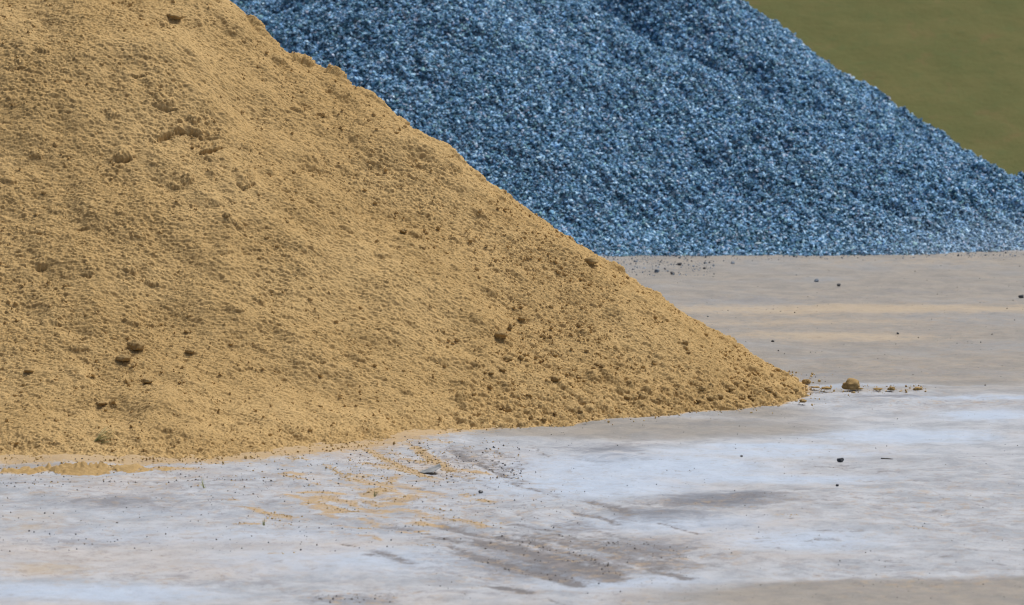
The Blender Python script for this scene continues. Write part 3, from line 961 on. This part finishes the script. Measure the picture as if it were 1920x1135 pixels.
weed(179, 847, 22, 0.24, "tuft of thin green grass blades at the sand heap's left foot", 1, 0.3, (-0.7, 0.9))
weed(190, 848, 5, 0.10, "low stray grass blades right beside the green tuft", 6, 0.3, (-0.5, 0.6))
weed(383, 918, 6, 0.09, "small pale weed sprouting on the ground in front of the heap", 2, 1.0, (0, 6.28))
weed(495, 988, 6, 0.065, "tiny dark weed left of the sandy track marks", 3, 1.1, (0, 6.28))
weed(703, 934, 7, 0.065, "tiny dark upright weed between two sand patches", 4, 1.1, (0, 6.28))


def twig(pts, rad, label):
    bm = bmesh.new(); prev = None
    P3 = [Vector((*G(*p), 0)) for p in pts]
    for p in P3: p.z = ground_z(p.x, p.y) + rad * 0.8
    for i, p in enumerate(P3):
        d = (P3[min(i + 1, len(P3) - 1)] - P3[max(i - 1, 0)]).normalized()
        s = d.cross(Vector((0, 0, 1))).normalized(); u = s.cross(d)
        r = rad * (1 - 0.5 * i / (len(P3) - 1))
        row = [bm.verts.new(p + (s * math.cos(a) + u * math.sin(a)) * r) for a in (k * math.pi / 3 for k in range(6))]
        if prev:
            for k in range(6): bm.faces.new((prev[k], prev[(k + 1) % 6], row[(k + 1) % 6], row[k]))
        else: bm.faces.new(row[::-1])
        prev = row
    bm.faces.new(prev)
    me = bpy.data.meshes.new("twig"); bm.to_mesh(me); bm.free(); me.materials.append(M_TWIG)
    o = bpy.data.objects.new("twig", me); COL.objects.link(o)
    tag(o, label, "twig")


twig([(1652, 857), (1660, 857.4), (1667, 857.6), (1674, 858.2)], 0.0045, "thin dark twig lying right of the black stone")


def scrap(px, py, label, seed):
    g = random.Random(seed)
    x, y = G(px, py)
    bm = bmesh.new()
    top = []
    outl = [(-0.085, -0.01), (-0.04, -0.06), (0.03, -0.075), (0.085, -0.02), (0.07, 0.06), (0.0, 0.05)]
    zz = [0.004, 0.006, 0.018, 0.045, 0.055, 0.02]
    for (a, c), hz in zip(outl, zz): top.append(bm.verts.new((a, c * 1.5, hz + 0.004)))
    bot = [bm.verts.new((w.co.x, w.co.y, w.co.z - 0.004)) for w in top]
    bm.faces.new(top); bm.faces.new(bot[::-1])
    for i in range(6): bm.faces.new((top[i], bot[i], bot[(i + 1) % 6], top[(i + 1) % 6]))
    me = bpy.data.meshes.new("slate_flake"); bm.to_mesh(me); bm.free(); me.materials.append(M_SCRAP)
    o = bpy.data.objects.new("slate_flake", me); COL.objects.link(o)
    o.location = (x, y, ground_z(x, y)); tag(o, label, "flake")


scrap(806, 884, "thin grey flake tilted up among the sandy tyre marks", 1)

# low windrow of sand left on the yard before the heap
wx = np.arange(-4.6, -2.2, 0.012); wy = np.arange(33.6, 34.7, 0.012)
ax_, ay_ = np.meshgrid(wx, wy)
mid = np.interp(ax_, [-4.6, -3.9, -3.5, -3.1, -2.8, -2.5, -2.2], [34.02, 34.12, 34.24, 34.28, 34.28, 34.2, 34.15]) + 0.02 * noise(T_MID, ax_, ay_ * 0 + 1, 3.0)
hh = 0.045 * sstep(-4.55, -3.4, ax_) * sstep(-2.25, -2.9, ax_) * np.clip(0.55 + 0.15 * noise(T_MID, ax_, ay_ * 0 + 2, 9.0), 0.2, 1.0)
hh = hh * np.clip(0.75 + 0.8 * noise(T_MID, ax_, ay_ * 0.5, 3.5), 0.0, 1.5)
prof = np.exp(-np.where(ay_ > mid, (ay_ - mid) / 0.05, (mid - ay_) / 0.22) ** 2)
wz = ground_zv(ax_, ay_) + hh * prof + 0.003 * noise(T_FINE, ax_, ay_, 4.0) * np.clip(hh * prof / 0.01, 0, 1) - 0.006
keep = (hh * prof)[:-1, :-1] > 0.003
v, f = compact(np.stack([ax_, ay_, wz], -1).reshape(-1, 3), grid_faces(len(wx), len(wy), keep))
o = mesh_np("sand_streak", v, f, M_WET)
tag(o, "long low streak of spilled sand on the ground before the heap's left foot", "sand streak")

# ------------------------------------------------------------------ grass field behind
FX = axis([(-700, -60, 40), (-60, 0, 2.0), (0, 16, 0.12), (16, 60, 2), (60, 701, 40)])
FY = axis([(67.0, 84, 0.12), (84, 110, 1.0), (110, 200, 6), (200, 1500, 60)])
fx, fy = np.meshgrid(FX, FY)
d = np.clip(fy - 67.6, 0, None)
fz = smin(0.40 * d, 12.0 + 0.01 * d, 1.0) + (0.012 * noise(T_BIG, fx, fy, 14.0) + 0.005 * noise(T_MID, fx, fy, 8.0)) * sstep(67.6, 68.5, fy)
m, nt, b = new_mat("meadow")
tc = N(nt, "ShaderNodeTexCoord").outputs["Object"]
c = mix_n(nt, step_n(nt, ntex(nt, 0.8, 6, 0.65, tc), 0.38, 0.64), (0.102, 0.110, 0.040), (0.122, 0.121, 0.046))
c = mix_n(nt, step_n(nt, ntex(nt, 3.0, 6, 0.7, tc), 0.48, 0.72, 0, 0.7), c, (0.090, 0.112, 0.042))
c = mix_n(nt, step_n(nt, ntex(nt, 1.7, 5, 0.7, tc, 0.5), 0.55, 0.70, 0, 0.5), c, (0.150, 0.115, 0.052))
nt.links.new(c, b.inputs["Base Color"]); b.inputs["Roughness"].default_value = 0.9; b.inputs["Specular IOR Level"].default_value = 0.1
bump_n(nt, ntex(nt, 6, 5, 0.7, tc), b, 0.05, 0.5)
o = mesh_np("grass_bank", np.stack([fx, fy, fz], -1).reshape(-1, 3), grid_faces(len(FX), len(FY)), m)
tag(o, kind="structure")
# ------------------------------------------------------------------ light
SUN_EL, SUN_AZ = 63.0, 56.0            # azimuth from +Y (away from the camera) towards +X
wd_ = bpy.data.worlds.new("World"); S.world = wd_; wd_.use_nodes = True
nt = wd_.node_tree
sky = nt.nodes.new("ShaderNodeTexSky"); sky.sky_type = 'NISHITA'; sky.sun_disc = False
sky.sun_elevation = R(SUN_EL); sky.sun_rotation = R(SUN_AZ)
sky.air_density = 0.7; sky.dust_density = 6.0; sky.ozone_density = 0.6
nt.links.new(sky.outputs[0], nt.nodes["Background"].inputs[0])
nt.nodes["Background"].inputs[1].default_value = 0.075
ld = bpy.data.lights.new("sun", 'SUN'); ld.energy = 2.35; ld.angle = R(30); ld.color = (1.0, 0.96, 0.90)
lo = bpy.data.objects.new("sun", ld); COL.objects.link(lo)
dirv = Vector((math.sin(R(SUN_AZ)) * math.cos(R(SUN_EL)), math.cos(R(SUN_AZ)) * math.cos(R(SUN_EL)), math.sin(R(SUN_EL))))
lo.rotation_euler = dirv.to_track_quat('Z', 'Y').to_euler()
S.view_settings.view_transform = 'Standard'
S.view_settings.look = 'None'
S.view_settings.exposure = 0.35
S.view_settings.gamma = 1.0
S.render.engine = 'CYCLES'
S.cycles.use_denoising = True
S.cycles.filter_width = 1.15
